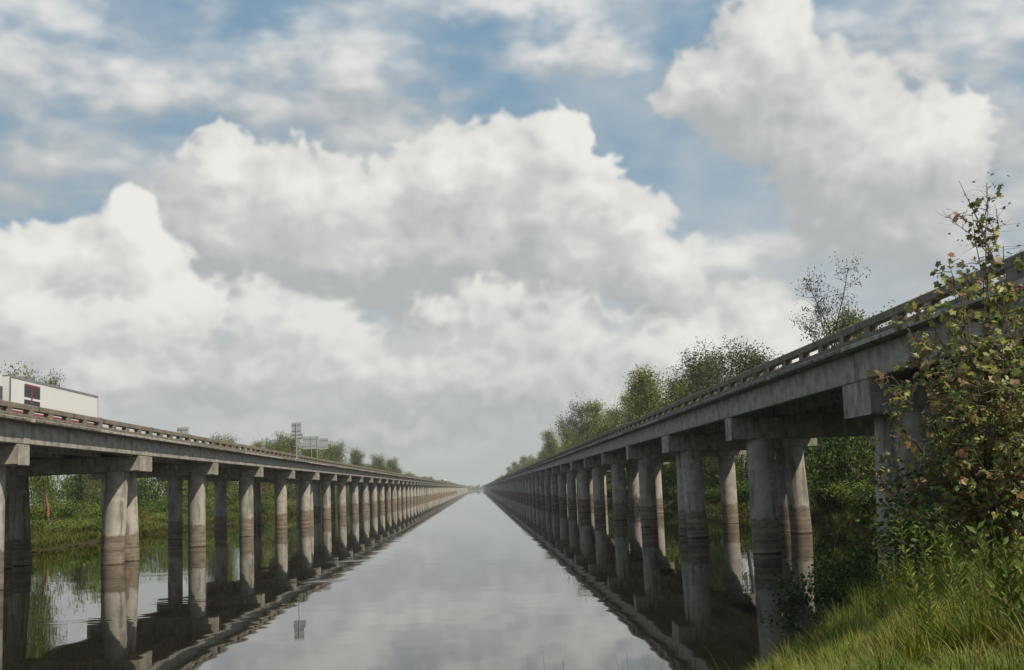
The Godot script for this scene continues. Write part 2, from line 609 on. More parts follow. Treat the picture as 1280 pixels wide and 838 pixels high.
func water() -> void:
	# light airs on slack water: low waves as real relief, finest where the camera is near
	var swell := noise(0.16, 3, 401)
	var ripple := noise(0.75, 3, 402)
	var patch := noise(0.045, 3, 403)
	var wakes := []       # lines of ripples drifting between the piers: x, far, half length, direction, height
	for k in [[150.0, 730.0], [70.0, 780.0], [200.0, 718.0], [245.0, 752.0], [400.0, 727.0], [430.0, 702.0], [120.0, 775.0]]:
		var p := at_y(k[0], k[1], 0.0)
		wakes.append([p.x, -p.z, 1.6 + 2.0 * absf(patch.get_noise_2d(k[0], 3.0)), 0.25 * patch.get_noise_2d(k[1], 9.0)])
	var xs := spaced(-34.0, 26.0, 0.24, -110.0, 110.0)
	var zs := spaced(16.0, 100.0, 0.24, 14.0, 2750.0)
	var nx := xs.size()
	var ys := PackedFloat32Array()
	ys.resize(nx * zs.size())
	for j in zs.size():
		var z := zs[j]
		var fade := clampf(1.0 - (z - 60.0) / 400.0, 0.15, 1.0)
		for i in nx:
			var x := xs[i]
			var still := clampf(0.55 + 1.3 * patch.get_noise_2d(x, z * 0.6), 0.15, 1.2)
			var y := 0.0027 * swell.get_noise_2d(x * 0.8, z) * fade
			if z < 130.0:
				y += 0.0011 * ripple.get_noise_2d(x * 0.7, z) * still
			for k in wakes:
				var along: float = (x - k[0]) / k[2]
				if absf(along) < 1.5:
					var across: float = z - k[1] - k[3] * (x - k[0]) + 0.35 * patch.get_noise_2d(x * 3.0, k[1])
					if absf(across) < 1.6:
						y += 0.008 * exp(-along * along * 2.5) * exp(-across * across * 3.0) * cos(across * 9.0)
			ys[j * nx + i] = y
	var v := PackedVector3Array()
	var n := PackedVector3Array()
	var idx := PackedInt32Array()
	for j in zs.size():
		for i in nx:
			var k := j * nx + i
			v.push_back(Vector3(xs[i], ys[k], -zs[j]))
			var i0 := maxi(i - 1, 0)
			var i1 := mini(i + 1, nx - 1)
			var j0 := maxi(j - 1, 0)
			var j1 := mini(j + 1, zs.size() - 1)
			n.push_back(Vector3(-(ys[j * nx + i1] - ys[j * nx + i0]) / (xs[i1] - xs[i0]), 1.0, (ys[j1 * nx + i] - ys[j0 * nx + i]) / (zs[j1] - zs[j0])).normalized())
			if i < nx - 1 and j < zs.size() - 1:
				idx.append_array(PackedInt32Array([k, k + nx, k + nx + 1, k, k + nx + 1, k + 1]))
	var a := []
	a.resize(Mesh.ARRAY_MAX)
	a[Mesh.ARRAY_VERTEX] = v
	a[Mesh.ARRAY_NORMAL] = n
	a[Mesh.ARRAY_INDEX] = idx
	var mesh := ArrayMesh.new()
	mesh.add_surface_from_arrays(Mesh.PRIMITIVE_TRIANGLES, a)
	var w := part("water", mesh, M.water, self)
	tag(w, "dark still canal water between and under the two bridges", "water", "", "structure")


# ---------------------------------------------------------------- bridges

const SPAN := 19.83
const ROAD := 7.80
const CAP_LOW := 5.60
const CAP_TOP := 6.60

func pile(lean: float) -> ArrayMesh:
	# a round pile from its head under the cap (the origin) down into the mud; lean is how far its foot stands off
	var s := Shape.new()
	var sides := 28
	var rings := 4
	for k in rings:
		var y0 := -7.1 * k / rings
		var y1 := -7.1 * (k + 1) / rings
		for i in sides:
			var t0 := float(i) / sides
			var t1 := float(i + 1) / sides
			var d0 := Vector3(cos(TAU * t0), 0, sin(TAU * t0))
			var d1 := Vector3(cos(TAU * t1), 0, sin(TAU * t1))
			var o0 := Vector3(0, y0, lean * -y0 / 7.1)
			var o1 := Vector3(0, y1, lean * -y1 / 7.1)
			var a := o0 + d0 * 0.685
			var b := o0 + d1 * 0.685
			var c := o1 + d1 * 0.685
			var d := o1 + d0 * 0.685
			var va := float(k) / rings
			var vb := float(k + 1) / rings
			s.tri_smooth(a, b, c, d0, d1, d1, Vector2(t0, va), Vector2(t1, va), Vector2(t1, vb))
			s.tri_smooth(a, c, d, d0, d1, d0, Vector2(t0, va), Vector2(t1, vb), Vector2(t0, vb))
	return s.mesh()


func one_box(lo: Vector3, hi: Vector3, bevel := 0.0) -> ArrayMesh:
	var s := Shape.new()
	s.box(lo, hi, bevel)
	return s.mesh()


func bridge(called: String, label: String, edge: float, way: float, first: float, from: int, doubles: Array, lift: float) -> void:
	# edge: x of the caps' canal ends; way: +1 when the bridge lies to the right of that; first: how far bent 0 stands
	var b := thing(called, Vector3(edge, 0, 0), label, "bridge", "")
	var top := CAP_TOP + lift              # the girders stand on the caps at this height
	var upto := 122
	var near_upto := 33                    # beyond these spans the pieces are too small to pick apart
	var X := func(t: float) -> float: return way * t
	var bx := func(t0: float, t1: float, y0: float, y1: float, l: float, bevel: float) -> ArrayMesh:
		var x0: float = minf(way * t0, way * t1)
		var x1: float = maxf(way * t0, way * t1)
		return one_box(Vector3(x0, y0, -l * 0.5), Vector3(x1, y1, l * 0.5), bevel)
	var straight := pile(0.0)
	var leaning := pile(1.05)
	var cap: ArrayMesh = bx.call(0.0, 9.9, CAP_LOW, top, 1.40, 0.05)
	var wide_cap: ArrayMesh = bx.call(0.0, 9.9, CAP_LOW, top, 2.75, 0.05)
	var girder: ArrayMesh = bx.call(0.04, 0.52, top + 0.03, top + 1.02, SPAN - 0.06, 0.035)
	var inner: ArrayMesh = bx.call(-0.24, 0.24, top + 0.03, top + 1.02, SPAN - 0.06, 0.035)
	var brace: ArrayMesh = bx.call(0.54, 9.36, top + 0.35, top + 0.95, 0.25, 0.0)
	var slab: ArrayMesh = bx.call(-0.36, 10.26, top + 1.022, top + 1.2, SPAN - 0.03, 0.0)
	var road: ArrayMesh = bx.call(0.02, 9.88, top + 1.204, top + 1.23, SPAN - 0.03, 0.0)
	var half := SPAN * 0.5
	var bay := half / 4.0
	var strip: ArrayMesh = bx.call(-0.405, -0.363, top + 1.03, top + 1.15, half - 0.5, 0.012)
	var curb: ArrayMesh = bx.call(-0.34, -0.04, top + 1.202, top + 1.34, half - 0.04, 0.02)
	var beam: ArrayMesh = bx.call(-0.34, -0.07, top + 1.53, top + 1.80, half - 0.04, 0.03)
	var post: ArrayMesh = bx.call(-0.33, -0.06, top + 1.33, top + 1.54, 0.55, 0.0)
	var end_post: ArrayMesh = bx.call(-0.35, -0.03, top + 1.202, top + 1.815, 0.50, 0.02)
	var far_rail := Shape.new()
	for k in 2:
		var o := Vector3(0, 0, (k - 0.5) * half)
		var x0: float = minf(way * 9.96, way * 10.24)
		var x1: float = maxf(way * 9.96, way * 10.24)
		far_rail.box(Vector3(x0, top + 1.202, o.z - half * 0.5 + 0.02), Vector3(x1, top + 1.34, o.z + half * 0.5 - 0.02))
		far_rail.box(Vector3(x0, top + 1.53, o.z - half * 0.5 + 0.02), Vector3(x1, top + 1.80, o.z + half * 0.5 - 0.02))
		for i in 4:
			var z := o.z - half * 0.5 + (i + 0.5) * bay
			far_rail.box(Vector3(x0 + 0.01, top + 1.33, z - 0.2), Vector3(x1 - 0.01, top + 1.54, z + 0.2))
	var far_rail_mesh := far_rail.mesh()
	var rest_piles := Shape.new()
	var rest_rail := Shape.new()
	var pick := RandomNumberGenerator.new()
	pick.seed = 40 + int(edge)
	for k in range(from, upto):
		var z := -(first + SPAN * k - 0.7)
		var double := doubles.has(k) or k > 2 and (k - 2) % 4 == 0
		var mid := z - half                        # the span from this bent to the next one out
		if k < 60:
			part("pile_cap", wide_cap if double else cap, M.cap, b, Vector3(0, 0, z))
			for t: float in [1.55, 8.35]:
				var at := Vector3(X.call(t), CAP_LOW + 0.02, z)
				if double:
					part("column", leaning, M["pile%d" % pick.randi_range(0, 5)], b, at + Vector3(0, 0, 0.82))
					var back := part("column", leaning, M["pile%d" % pick.randi_range(0, 5)], b, at - Vector3(0, 0, 0.82))
					back.rotation.y = PI
				else:
					part("column", straight, M["pile%d" % pick.randi_range(0, 5)], b, at, pick.randf() * TAU)
		else:
			var hw := 1.37 if double else 0.7
			rest_piles.box(Vector3(minf(0, X.call(9.9)), CAP_LOW, z - hw), Vector3(maxf(0, X.call(9.9)), top, z + hw))
			for t: float in [1.55, 8.35]:
				rest_piles.tube(Vector3(X.call(t), -1.0, z), Vector3(X.call(t), 1.7, z), 0.685, 0.685, 8)
				rest_piles.tube(Vector3(X.call(t), 1.7, z), Vector3(X.call(t), CAP_LOW, z), 0.685, 0.685, 8)
		part("girder", girder, M.concrete, b, Vector3(0, 0, mid))
		part("girder", girder, M.concrete, b, Vector3(X.call(9.34), 0, mid))
		part("deck_slab", slab, M.concrete, b, Vector3(0, 0, mid))
		if k < 40:
			for t: float in [2.6, 4.95, 7.3]:
				part("inner_girder", inner, M.concrete, b, Vector3(X.call(t), 0, mid))
			part("cross_brace", brace, M.concrete, b, Vector3(0, 0, mid))
		if k < 40:
			part("road_surface", road, M.asphalt, b, Vector3(0, 0, mid))
			part("outer_railing", far_rail_mesh, M.rail, b, Vector3(0, 0, mid))
		for q in 2:
			var hz := z - half * (q + 0.5)
			var o := Vector3(0, 0, hz)
			if k < near_upto:
				var clean := pick.randf()
				part("slab_edge", strip, M.pale if clean < 0.55 else M.stained, b, o + Vector3(0, 0, (pick.randf() - 0.5) * 0.4))
				part("curb", curb, M.rail, b, o)
				part("rail_beam", beam, M.rail, b, o)
				part("rail_post", end_post, M.rail, b, Vector3(0, 0.004 * q, z - half * q))
				for i in 3:
					part("rail_post", post, M.rail, b, Vector3(0, 0, z - half * q - bay * (i + 1)))
			else:
				var x0: float = minf(X.call(-0.34), X.call(-0.06))
				var x1: float = maxf(X.call(-0.34), X.call(-0.06))
				rest_rail.box(Vector3(x0, top + 1.202, hz - half * 0.5), Vector3(x1, top + 1.34, hz + half * 0.5))
				rest_rail.box(Vector3(x0, top + 1.53, hz - half * 0.5), Vector3(x1, top + 1.80, hz + half * 0.5))
				for i in 4:
					rest_rail.box(Vector3(x0 + 0.01, top + 1.33, hz - half * 0.5 + bay * i - 0.21), Vector3(x1 - 0.01, top + 1.54, hz - half * 0.5 + bay * i + 0.21))
	var p := part("distant_trestle", rest_piles.mesh(), M.concrete, b)
	p.set_meta("kind", "stuff")
	p = part("distant_railing", rest_rail.mesh(), M.rail, b)
	p.set_meta("kind", "stuff")


func bridges() -> void:
	bridge("concrete_bridge", "long concrete trestle bridge in sunlight, carrying the white truck", -20.83, -1.0, 35.16, -1, [2], -0.06)
	bridge("concrete_bridge", "long concrete trestle bridge in shade, beside the rusty-leaved sycamore", 12.64, 1.0, 38.76, -3, [0, 2], 0.12)


# ---------------------------------------------------------------- traffic and signs

func wheel(parent: Node, at: Vector3, width: float, tyre: Mesh, rim: Mesh) -> void:
	var t := part("tyre", tyre, M.rubber, parent, at)
	t.scale.x = width / 0.3
	part("rim", rim, M.steel, t)


func make_truck(label: String, group: String) -> Node3D:
	# origin: on the road under the near front corner of the trailer; the trailer runs towards -z, the tractor towards +z; the body lies towards -x
	var t := thing("semi_truck", Vector3.ZERO, label, "truck", group)
	var s := Shape.new()
	s.box(Vector3(-2.6, 1.12, -16.2), Vector3(0, 3.72, 0), 0.05)
	part("trailer_box", s.mesh(), M.truck_white, t)
	s = Shape.new()
	s.box(Vector3(-2.62, 3.60, -16.22), Vector3(-2.55, 3.77, 0.02), 0.02)
	s.box(Vector3(-0.05, 3.60, -16.22), Vector3(0.02, 3.77, 0.02), 0.02)
	s.box(Vector3(-2.55, 3.725, -16.22), Vector3(-0.05, 3.765, 0.02))
	part("roof_rail", s.mesh(), M.steel, t)
	part("lower_rail", one_box(Vector3(-0.02, 1.06, -16.2), Vector3(0.022, 1.26, 0), 0.01), M.steel, t)
	part("side_stripe", one_box(Vector3(-0.01, 1.50, -16.1), Vector3(0.006, 1.68, -0.1)), M.red, t)
	for z: float in [-16.19, -0.03]:
		part("corner_post", one_box(Vector3(-0.05, 1.28, z - 0.02), Vector3(0.018, 3.59, z + 0.05)), M.steel, t)
	for k in 13:
		part("panel_seam", one_box(Vector3(-0.01, 1.28, -1.2 * (k + 1) - 0.025), Vector3(0.004, 3.59, -1.2 * (k + 1) + 0.025)), M.truck_seam, t)
	for k in 5:
		part("marker_light", one_box(Vector3(-0.01, 3.63, -0.5 - 3.8 * k), Vector3(0.04, 3.70, -0.4 - 3.8 * k)), M.amber, t)
	# the painted panel near the front: dark, edged in red, with a white line and a red upright mark
	var sign_panel := part("side_panel", one_box(Vector3(-0.01, 1.98, -4.75), Vector3(0.009, 3.42, -2.15)), M.ink, t)
	part("red_edge", one_box(Vector3(0.002, 3.32, -4.75), Vector3(0.012, 3.44, -2.15)), M.red, sign_panel)
	part("red_edge", one_box(Vector3(0.002, 1.96, -4.75), Vector3(0.012, 2.07, -2.15)), M.red, sign_panel)
	part("white_line", one_box(Vector3(0.002, 2.46, -4.75), Vector3(0.012, 2.60, -2.15)), M.truck_white, sign_panel)
	var mark := Shape.new()
	mark.sweep([Vector2(-0.2, 2.30), Vector2(0.2, 2.30), Vector2(0.1, 2.66), Vector2(-0.1, 2.66)], Vector3(0.004, 0, -3.35), Vector3(0.016, 0, -3.35), Vector3.BACK, Vector3.UP)
	mark.sweep([Vector2(-0.1, 2.66), Vector2(0.1, 2.66), Vector2(0.16, 3.2), Vector2(-0.16, 3.2)], Vector3(0.004, 0, -3.35), Vector3(0.016, 0, -3.35), Vector3.BACK, Vector3.UP)
	part("red_mark", mark.mesh(), M.red, sign_panel)
	var tyre := Shape.new()
	tyre.tube(Vector3(-0.15, 0, 0), Vector3(0.15, 0, 0), 0.52, 0.52, 20, true)
	var rim := Shape.new()
	rim.tube(Vector3(-0.155, 0, 0), Vector3(0.155, 0, 0), 0.30, 0.28, 16, true)
	var tm := tyre.mesh()
	var rm := rim.mesh()
	for z: float in [-14.9, -13.6, 0.6, 1.9, 6.0]:
		for x: float in [-0.35, -2.25]:
			wheel(t, Vector3(x, 0.53, z), 0.34 if z > 5.0 else 0.6, tm, rm)
	part("chassis", one_box(Vector3(-1.8, 0.62, -16.0), Vector3(-0.8, 1.05, 6.6), 0.03), M.dark_metal, t)
	# tractor: sleeper cab, bonnet, roof fairing
	s = Shape.new()
	s.sweep([Vector2(0.9, 1.0), Vector2(4.3, 1.0), Vector2(4.3, 2.05), Vector2(3.9, 3.0), Vector2(0.9, 3.0)], Vector3(-2.5, 0, 0), Vector3(-0.1, 0, 0), Vector3.BACK, Vector3.UP)
	var cab := part("cab", s.mesh(), M.cab, t)
	s = Shape.new()
	s.sweep([Vector2(4.3, 0.75), Vector2(6.7, 0.75), Vector2(6.7, 1.55), Vector2(6.4, 1.8), Vector2(4.3, 2.05)], Vector3(-2.3, 0, 0), Vector3(-0.3, 0, 0), Vector3.BACK, Vector3.UP)
	part("bonnet", s.mesh(), M.cab, t)
	s = Shape.new()
	s.sweep([Vector2(0.9, 3.0), Vector2(3.9, 3.0), Vector2(3.3, 3.3), Vector2(1.4, 3.68), Vector2(0.9, 3.70)], Vector3(-2.45, 0, 0), Vector3(-0.15, 0, 0), Vector3.BACK, Vector3.UP)
	part("roof_fairing", s.mesh(), M.truck_white, t)
	part("bumper", one_box(Vector3(-2.45, 0.45, 6.72), Vector3(-0.15, 0.85, 6.9), 0.04), M.steel, t)
	part("fuel_tank", one_box(Vector3(-0.55, 0.55, 2.6), Vector3(-0.05, 1.15, 3.9), 0.12), M.truck_white, t)
	s = Shape.new()
	s.sweep([Vector2(2.9, 2.1), Vector2(4.1, 2.1), Vector2(3.8, 2.8), Vector2(2.9, 2.8)], Vector3(-0.11, 0, 0), Vector3(-0.085, 0, 0), Vector3.BACK, Vector3.UP)
	part("side_window", s.mesh(), M.glass, cab)
	for x: float in [-2.05, -0.55]:
		part("headlight", one_box(Vector3(x - 0.18, 1.0, 6.70), Vector3(x + 0.18, 1.25, 6.74)), M.truck_white, t)
	s = Shape.new()
	s.box(Vector3(-0.06, 1.9, 4.35), Vector3(0.06, 2.6, 4.5), 0.02)
	s.box(Vector3(-0.14, 2.2, 4.3), Vector3(-0.04, 2.25, 4.4))
	part("mirror", s.mesh(), M.dark_metal, cab)
	s = Shape.new()
	s.tube(Vector3(-0.4, 1.0, 0.75), Vector3(-0.4, 3.75, 0.75), 0.09, 0.09, 10, true)
	part("exhaust_pipe", s.mesh(), M.steel, t)
	return t


func sign_back(at: Vector3, posts: Array, panels: Array, base: float, label: String) -> void:
	# the plain aluminium backs of road signs that face the traffic beyond; panels: x0, x1, y0, y1 from the foot
	var t := thing("road_sign", at, label, "road sign", "road signs seen from behind")
	var k := 0
	for x: float in posts:
		var s := Shape.new()
		s.tube(Vector3(x, base, 0), Vector3(x, posts_top(panels, x), 0), 0.055, 0.055, 8, true)
		part("post", s.mesh(), M.galvanised, t)
	for p: Array in panels:
		var o := part("panel", one_box(Vector3(p[0], p[2], -0.075 - 0.004 * k), Vector3(p[1], p[3], -0.057), 0.004), M.galvanised, t)
		var s := Shape.new()
		for f: float in [0.22, 0.78]:
			var y := lerpf(p[2], p[3], f)
			s.box(Vector3(p[0] + 0.05, y - 0.035, -0.056), Vector3(p[1] - 0.05, y + 0.035, -0.02))
		part("stiffener", s.mesh(), M.steel, o)
		k += 1
	var foot := Shape.new()
	foot.box(Vector3(posts[0] - 0.16, base - 0.12, -0.2), Vector3(posts[0] + 0.16, base + 0.06, 0.2), 0.02)
	part("bracket", foot.mesh(), M.galvanised, t)


func posts_top(panels: Array, x: float) -> float:
	var y := 0.0
	for p: Array in panels:
		if x >= p[0] and x <= p[1]:
			y = maxf(y, p[3] - 0.06)
	return y


func traffic_and_signs() -> void:
	M.truck_white = plain(Color(0.74, 0.74, 0.72), 0.35)
	M.truck_seam = plain(Color(0.69, 0.69, 0.67), 0.4)
	M.amber = plain(Color(0.4, 0.16, 0.02), 0.3)
	M.red = plain(Color(0.25, 0.035, 0.04), 0.45)
	M.ink = plain(Color(0.03, 0.033, 0.04), 0.45)
	M.cab = plain(Color(0.025, 0.027, 0.035), 0.25)
	M.cab.clearcoat_enabled = true
	M.steel = plain(Color(0.33, 0.33, 0.34), 0.4, 0.6)
	M.dark_metal = plain(Color(0.03, 0.03, 0.03), 0.6)
	M.rubber = plain(Color(0.02, 0.02, 0.02), 0.9)
	M.galvanised = plain(Color(0.40, 0.42, 0.42), 0.55, 0.25)
	M.glass = plain(Color(0.015, 0.018, 0.02), 0.05)
	# the trailer's rear and front upper corners, on the outer lane of the sunlit bridge
	var lane := -27.9
	var front := at_x(13.0, 470.0, lane)
	var t := make_truck("white semi truck with a dark and red panel on its trailer side", "")
	t.position = Vector3(lane, ROAD + 0.03, front.z)
	for k in [[559.0, -24.4, "far white truck on the sunlit bridge, behind another", 0.95], [569.0, -24.2, "farthest white truck on the sunlit bridge, towards the canal's end", 0.9]]:
		var c := copy(t, "semi_truck", Vector3(k[1], ROAD + 0.02, at_x(k[0], 605.0, k[1]).z), 0.0, Vector3.ONE * k[3], k[2])
		c.set_meta("group", "trucks far along the bridge")
	# signs
	var p := at_x(368.9, 560.0, -20.15)
	var y := func(px: float, py: float, at: Vector3) -> float: return at_z(px, py, -at.z).y
	sign_back(Vector3(-20.0, 0, p.z), [0.0], [[-0.55, 0.53, y.call(369, 542.0, p), y.call(369, 528.3, p)], [-0.60, 0.72, y.call(369, 549.5, p) , y.call(369, 542.2, p)]], 7.8, "tall grey sign on one post, clamped to the bridge railing")
	p = at_x(390.0, 560.0, -31.6)
	sign_back(Vector3(p.x, 0, p.z), [-0.15, 0.95], [[-1.75, 1.3, y.call(392, 561.5, p), y.call(392, 545.5, p)], [1.36, 3.1, y.call(402, 562.0, p), y.call(402, 548.0, p)]], 7.8, "wide grey sign of two panels on two posts, beyond the roadway")
	p = at_x(228.0, 540.0, -31.7)
	sign_back(Vector3(p.x, 0, p.z), [0.0], [[-0.62, 0.62, y.call(228, 548.0, p), y.call(228, 534.3, p)]], 7.8, "small square grey sign just showing above the railing")


# ---------------------------------------------------------------- plants

func jitter(r: float) -> Vector3:
	return Vector3(rng.randfn(0, r), rng.randfn(0, r), rng.randfn(0, r)).limit_length(r * 2.0)


func blade_leaf(s: Shape, at: Vector3, dir: Vector3, length: float, width: float, col: Color) -> void:
	var side := dir.cross(Vector3(rng.randfn(), 0.8 + rng.randfn(), rng.randfn())).normalized()      # most blades turn up to the light
	s.col = col
	var m := at + dir * length * 0.45
	var tip := at + dir * length + Vector3(0, -0.12 * length, 0)
	s.tri(at, m + side * width, tip)
	s.tri(at, tip, m - side * width)


func tint(a: Color, b: Color) -> Color:
	var c := a.lerp(b, rng.randf())
	return c * (0.75 + 0.5 * rng.randf())


func limb(s: Shape, pts: Array, r0: float, r1: float, sides: int) -> void:
	for i in pts.size() - 1:
		var f0 := float(i) / (pts.size() - 1)
		var f1 := float(i + 1) / (pts.size() - 1)
		s.tube(pts[i], pts[i + 1], lerpf(r0, r1, f0), lerpf(r0, r1, f1), sides)


func bend(from: Vector3, dir: Vector3, length: float, steps: int, rise: float, wander: float) -> Array:
	var pts := [from]
	var d := dir.normalized()
	var p := from
	for i in steps:
		d = (d + Vector3(rng.randfn(0, wander), rise + rng.randfn(0, wander * 0.5), rng.randfn(0, wander))).normalized()
		p += d * length / steps
		pts.append(p)
	return pts


func make_tree(height: float, o: Dictionary) -> Array:
	# wood and leaves of one tree with its foot at the origin
	var wood := Shape.new()
	var leaves := Shape.new()
	wood.col = o.bark
	var trunk_top: float = height * o.get("trunk", 0.88)
	var stems: int = o.get("stems", 1)
	for st in stems:
		var lean := Vector3(rng.randfn(0, 0.05), 1, rng.randfn(0, 0.05)) if stems == 1 else Vector3(cos(TAU * st / stems + 0.4) * 0.2, 1, sin(TAU * st / stems + 0.4) * 0.2)
		var trunk := bend(Vector3(lean.x, 0, lean.z) * 0.3, lean, trunk_top, 7, 0.08, 0.07)
		var r: float = height * o.get("girth", 0.013)
		limb(wood, trunk, r, r * 0.06, 7)
		var limbs: int = o.limbs
		for i in limbs:
			var f: float = lerpf(o.low, 1.0, pow((i + rng.randf() * 0.8) / limbs, 0.9))
			var at: Vector3 = trunk[int(f * 6)].lerp(trunk[mini(int(f * 6) + 1, 7)], fposmod(f * 6, 1.0))
			var a := i * 2.4 + rng.randf() * 0.9
			var reach: float = height * o.spread * (0.55 + 0.6 * rng.randf()) * lerpf(1.0, o.get("taper", 0.55), f)
			var d := Vector3(cos(a), o.rise * (0.6 + 0.7 * rng.randf()) + 0.5 * f, sin(a))
			var br := bend(at, d, reach, 5, o.get("lift", 0.1), 0.16)
			limb(wood, br, r * 0.34 * (1.1 - 0.6 * f) * o.get("thick", 1.0), r * 0.08 * o.get("thick", 1.0), 5)
			for k in int(o.twigs):
				var g: float = lerpf(o.get("inner", 0.25), 1.0, (k + rng.randf()) / o.twigs)
				var bp: Vector3 = br[mini(int(g * 5), 4)].lerp(br[mini(int(g * 5) + 1, 5)], fposmod(g * 5, 1.0))
				var td := Vector3(rng.randfn(), 0.35 + 0.6 * rng.randfn(), rng.randfn()).normalized()
				var tl: float = reach * 0.34 * (0.5 + rng.randf())
				var tw := bend(bp, td, tl, 3, 0.1, 0.25)
				limb(wood, tw, r * 0.075 * o.get("thick", 1.0), r * 0.02, 3)
				if rng.randf() < o.get("bare", 0.0):
					continue
				var clump: Color = (o.green as Color).lerp(o.other, rng.randf())
				for q in int(o.leaves):
					var c: Vector3 = tw[1 + rng.randi_range(0, 2)] + jitter(o.clump)
					blade_leaf(leaves, c, Vector3(rng.randfn(), rng.randfn() - 0.3, rng.randfn()).normalized(), o.leaf * (0.6 + 0.8 * rng.randf()), o.leaf * 0.3, clump * (0.72 + 0.56 * rng.randf()))
	return [wood.mesh(), leaves.mesh() if leaves.v.size() > 0 else null]


func make_bush(height: float, wide: float, count: int, leaf: float, a: Color, b: Color) -> Array:
	var wood := Shape.new()
	var leaves := Shape.new()
	wood.col = Color(0.07, 0.055, 0.04)
	for i in 16:
		var ang := TAU * i / 16 + rng.randf()
		var out := wide * sqrt(rng.randf()) * 0.8
		var top: float = height * (0.6 + 0.45 * rng.randf()) * (1.0 - 0.35 * pow(out / wide, 2.0))
		var stem := bend(Vector3(cos(ang), 0, sin(ang)) * out * 0.35, Vector3(cos(ang) * out, top, sin(ang) * out), Vector2(out, top).length(), 5, 0.03, 0.12)
		limb(wood, stem, 0.045, 0.012, 4)
		for k in 5:
			var g := 0.12 + 0.88 * (k + rng.randf()) / 5.0
			var p: Vector3 = stem[mini(int(g * 5), 4)].lerp(stem[mini(int(g * 5) + 1, 5)], fposmod(g * 5, 1.0))
			var clump := a.lerp(b, rng.randf())
			var spread := wide * 0.15 * (0.7 + 0.7 * rng.randf())
			for q in count / 80:
				var c := p + jitter(spread)
				c.y = maxf(c.y, 0.05)
				blade_leaf(leaves, c, Vector3(rng.randfn(), rng.randfn(), rng.randfn()).normalized(), leaf * (0.6 + 0.8 * rng.randf()), leaf * 0.32, clump * (0.72 + 0.56 * rng.randf()))
	return [wood.mesh(), leaves.mesh()]


func stand(called: String, made: Array, label: String, category: String, group: String, leaf_part := "crown") -> Node3D:
	var t := thing(called, Vector3.ZERO, label, category, group)
	part("trunk" if leaf_part == "crown" else "stem", made[0], M.bark, t)
	if made[1]:
		part(leaf_part, made[1], M.leaf, t)
	return t


func drop(px: float, x: float) -> Vector3:      # the ground at x under a column of the photograph
	var p := at_x(px, 606.0, x)
	p.y = land(x, -p.z) - 0.1
	return p


func tall(proto: Node3D) -> float:
	var y := 1.0
	for m in proto.get_children():
		y = maxf(y, (m as MeshInstance3D).mesh.get_aabb().end.y)
	return y


func place_tree(proto: Node3D, first: bool, called: String, px: float, py: float, x: float, nominal: float, label: String, group: String, widen := 1.0) -> void:
	var p := drop(px, x)
	var h := at_x(px, py, x).y - p.y
	var k := h / (tall(proto) * 0.95)
	var o: Node3D = proto
	if first:
		o.transform = Transform3D(Basis(Vector3.UP, rng.randf() * TAU).scaled_local(Vector3(k * widen, k, k * widen)), p)
	else:
		o = copy(proto, called, p, rng.randf() * TAU, Vector3(k * widen, k, k * widen))
	tag(o, label, "tree", group)


func vegetation() -> void:
	M.bark = plain(Color(1, 1, 1), 0.9)
	M.bark.vertex_color_use_as_albedo = true
	M.leaf = leafy(0.55, 0.6)
	rng.seed = 99
	trees()
	print("trees ", Time.get_ticks_msec())
	thickets()
	print("thickets ", Time.get_ticks_msec())
	grasses()
	print("grass ", Time.get_ticks_msec())
	rng.seed = 1234
	sycamore()


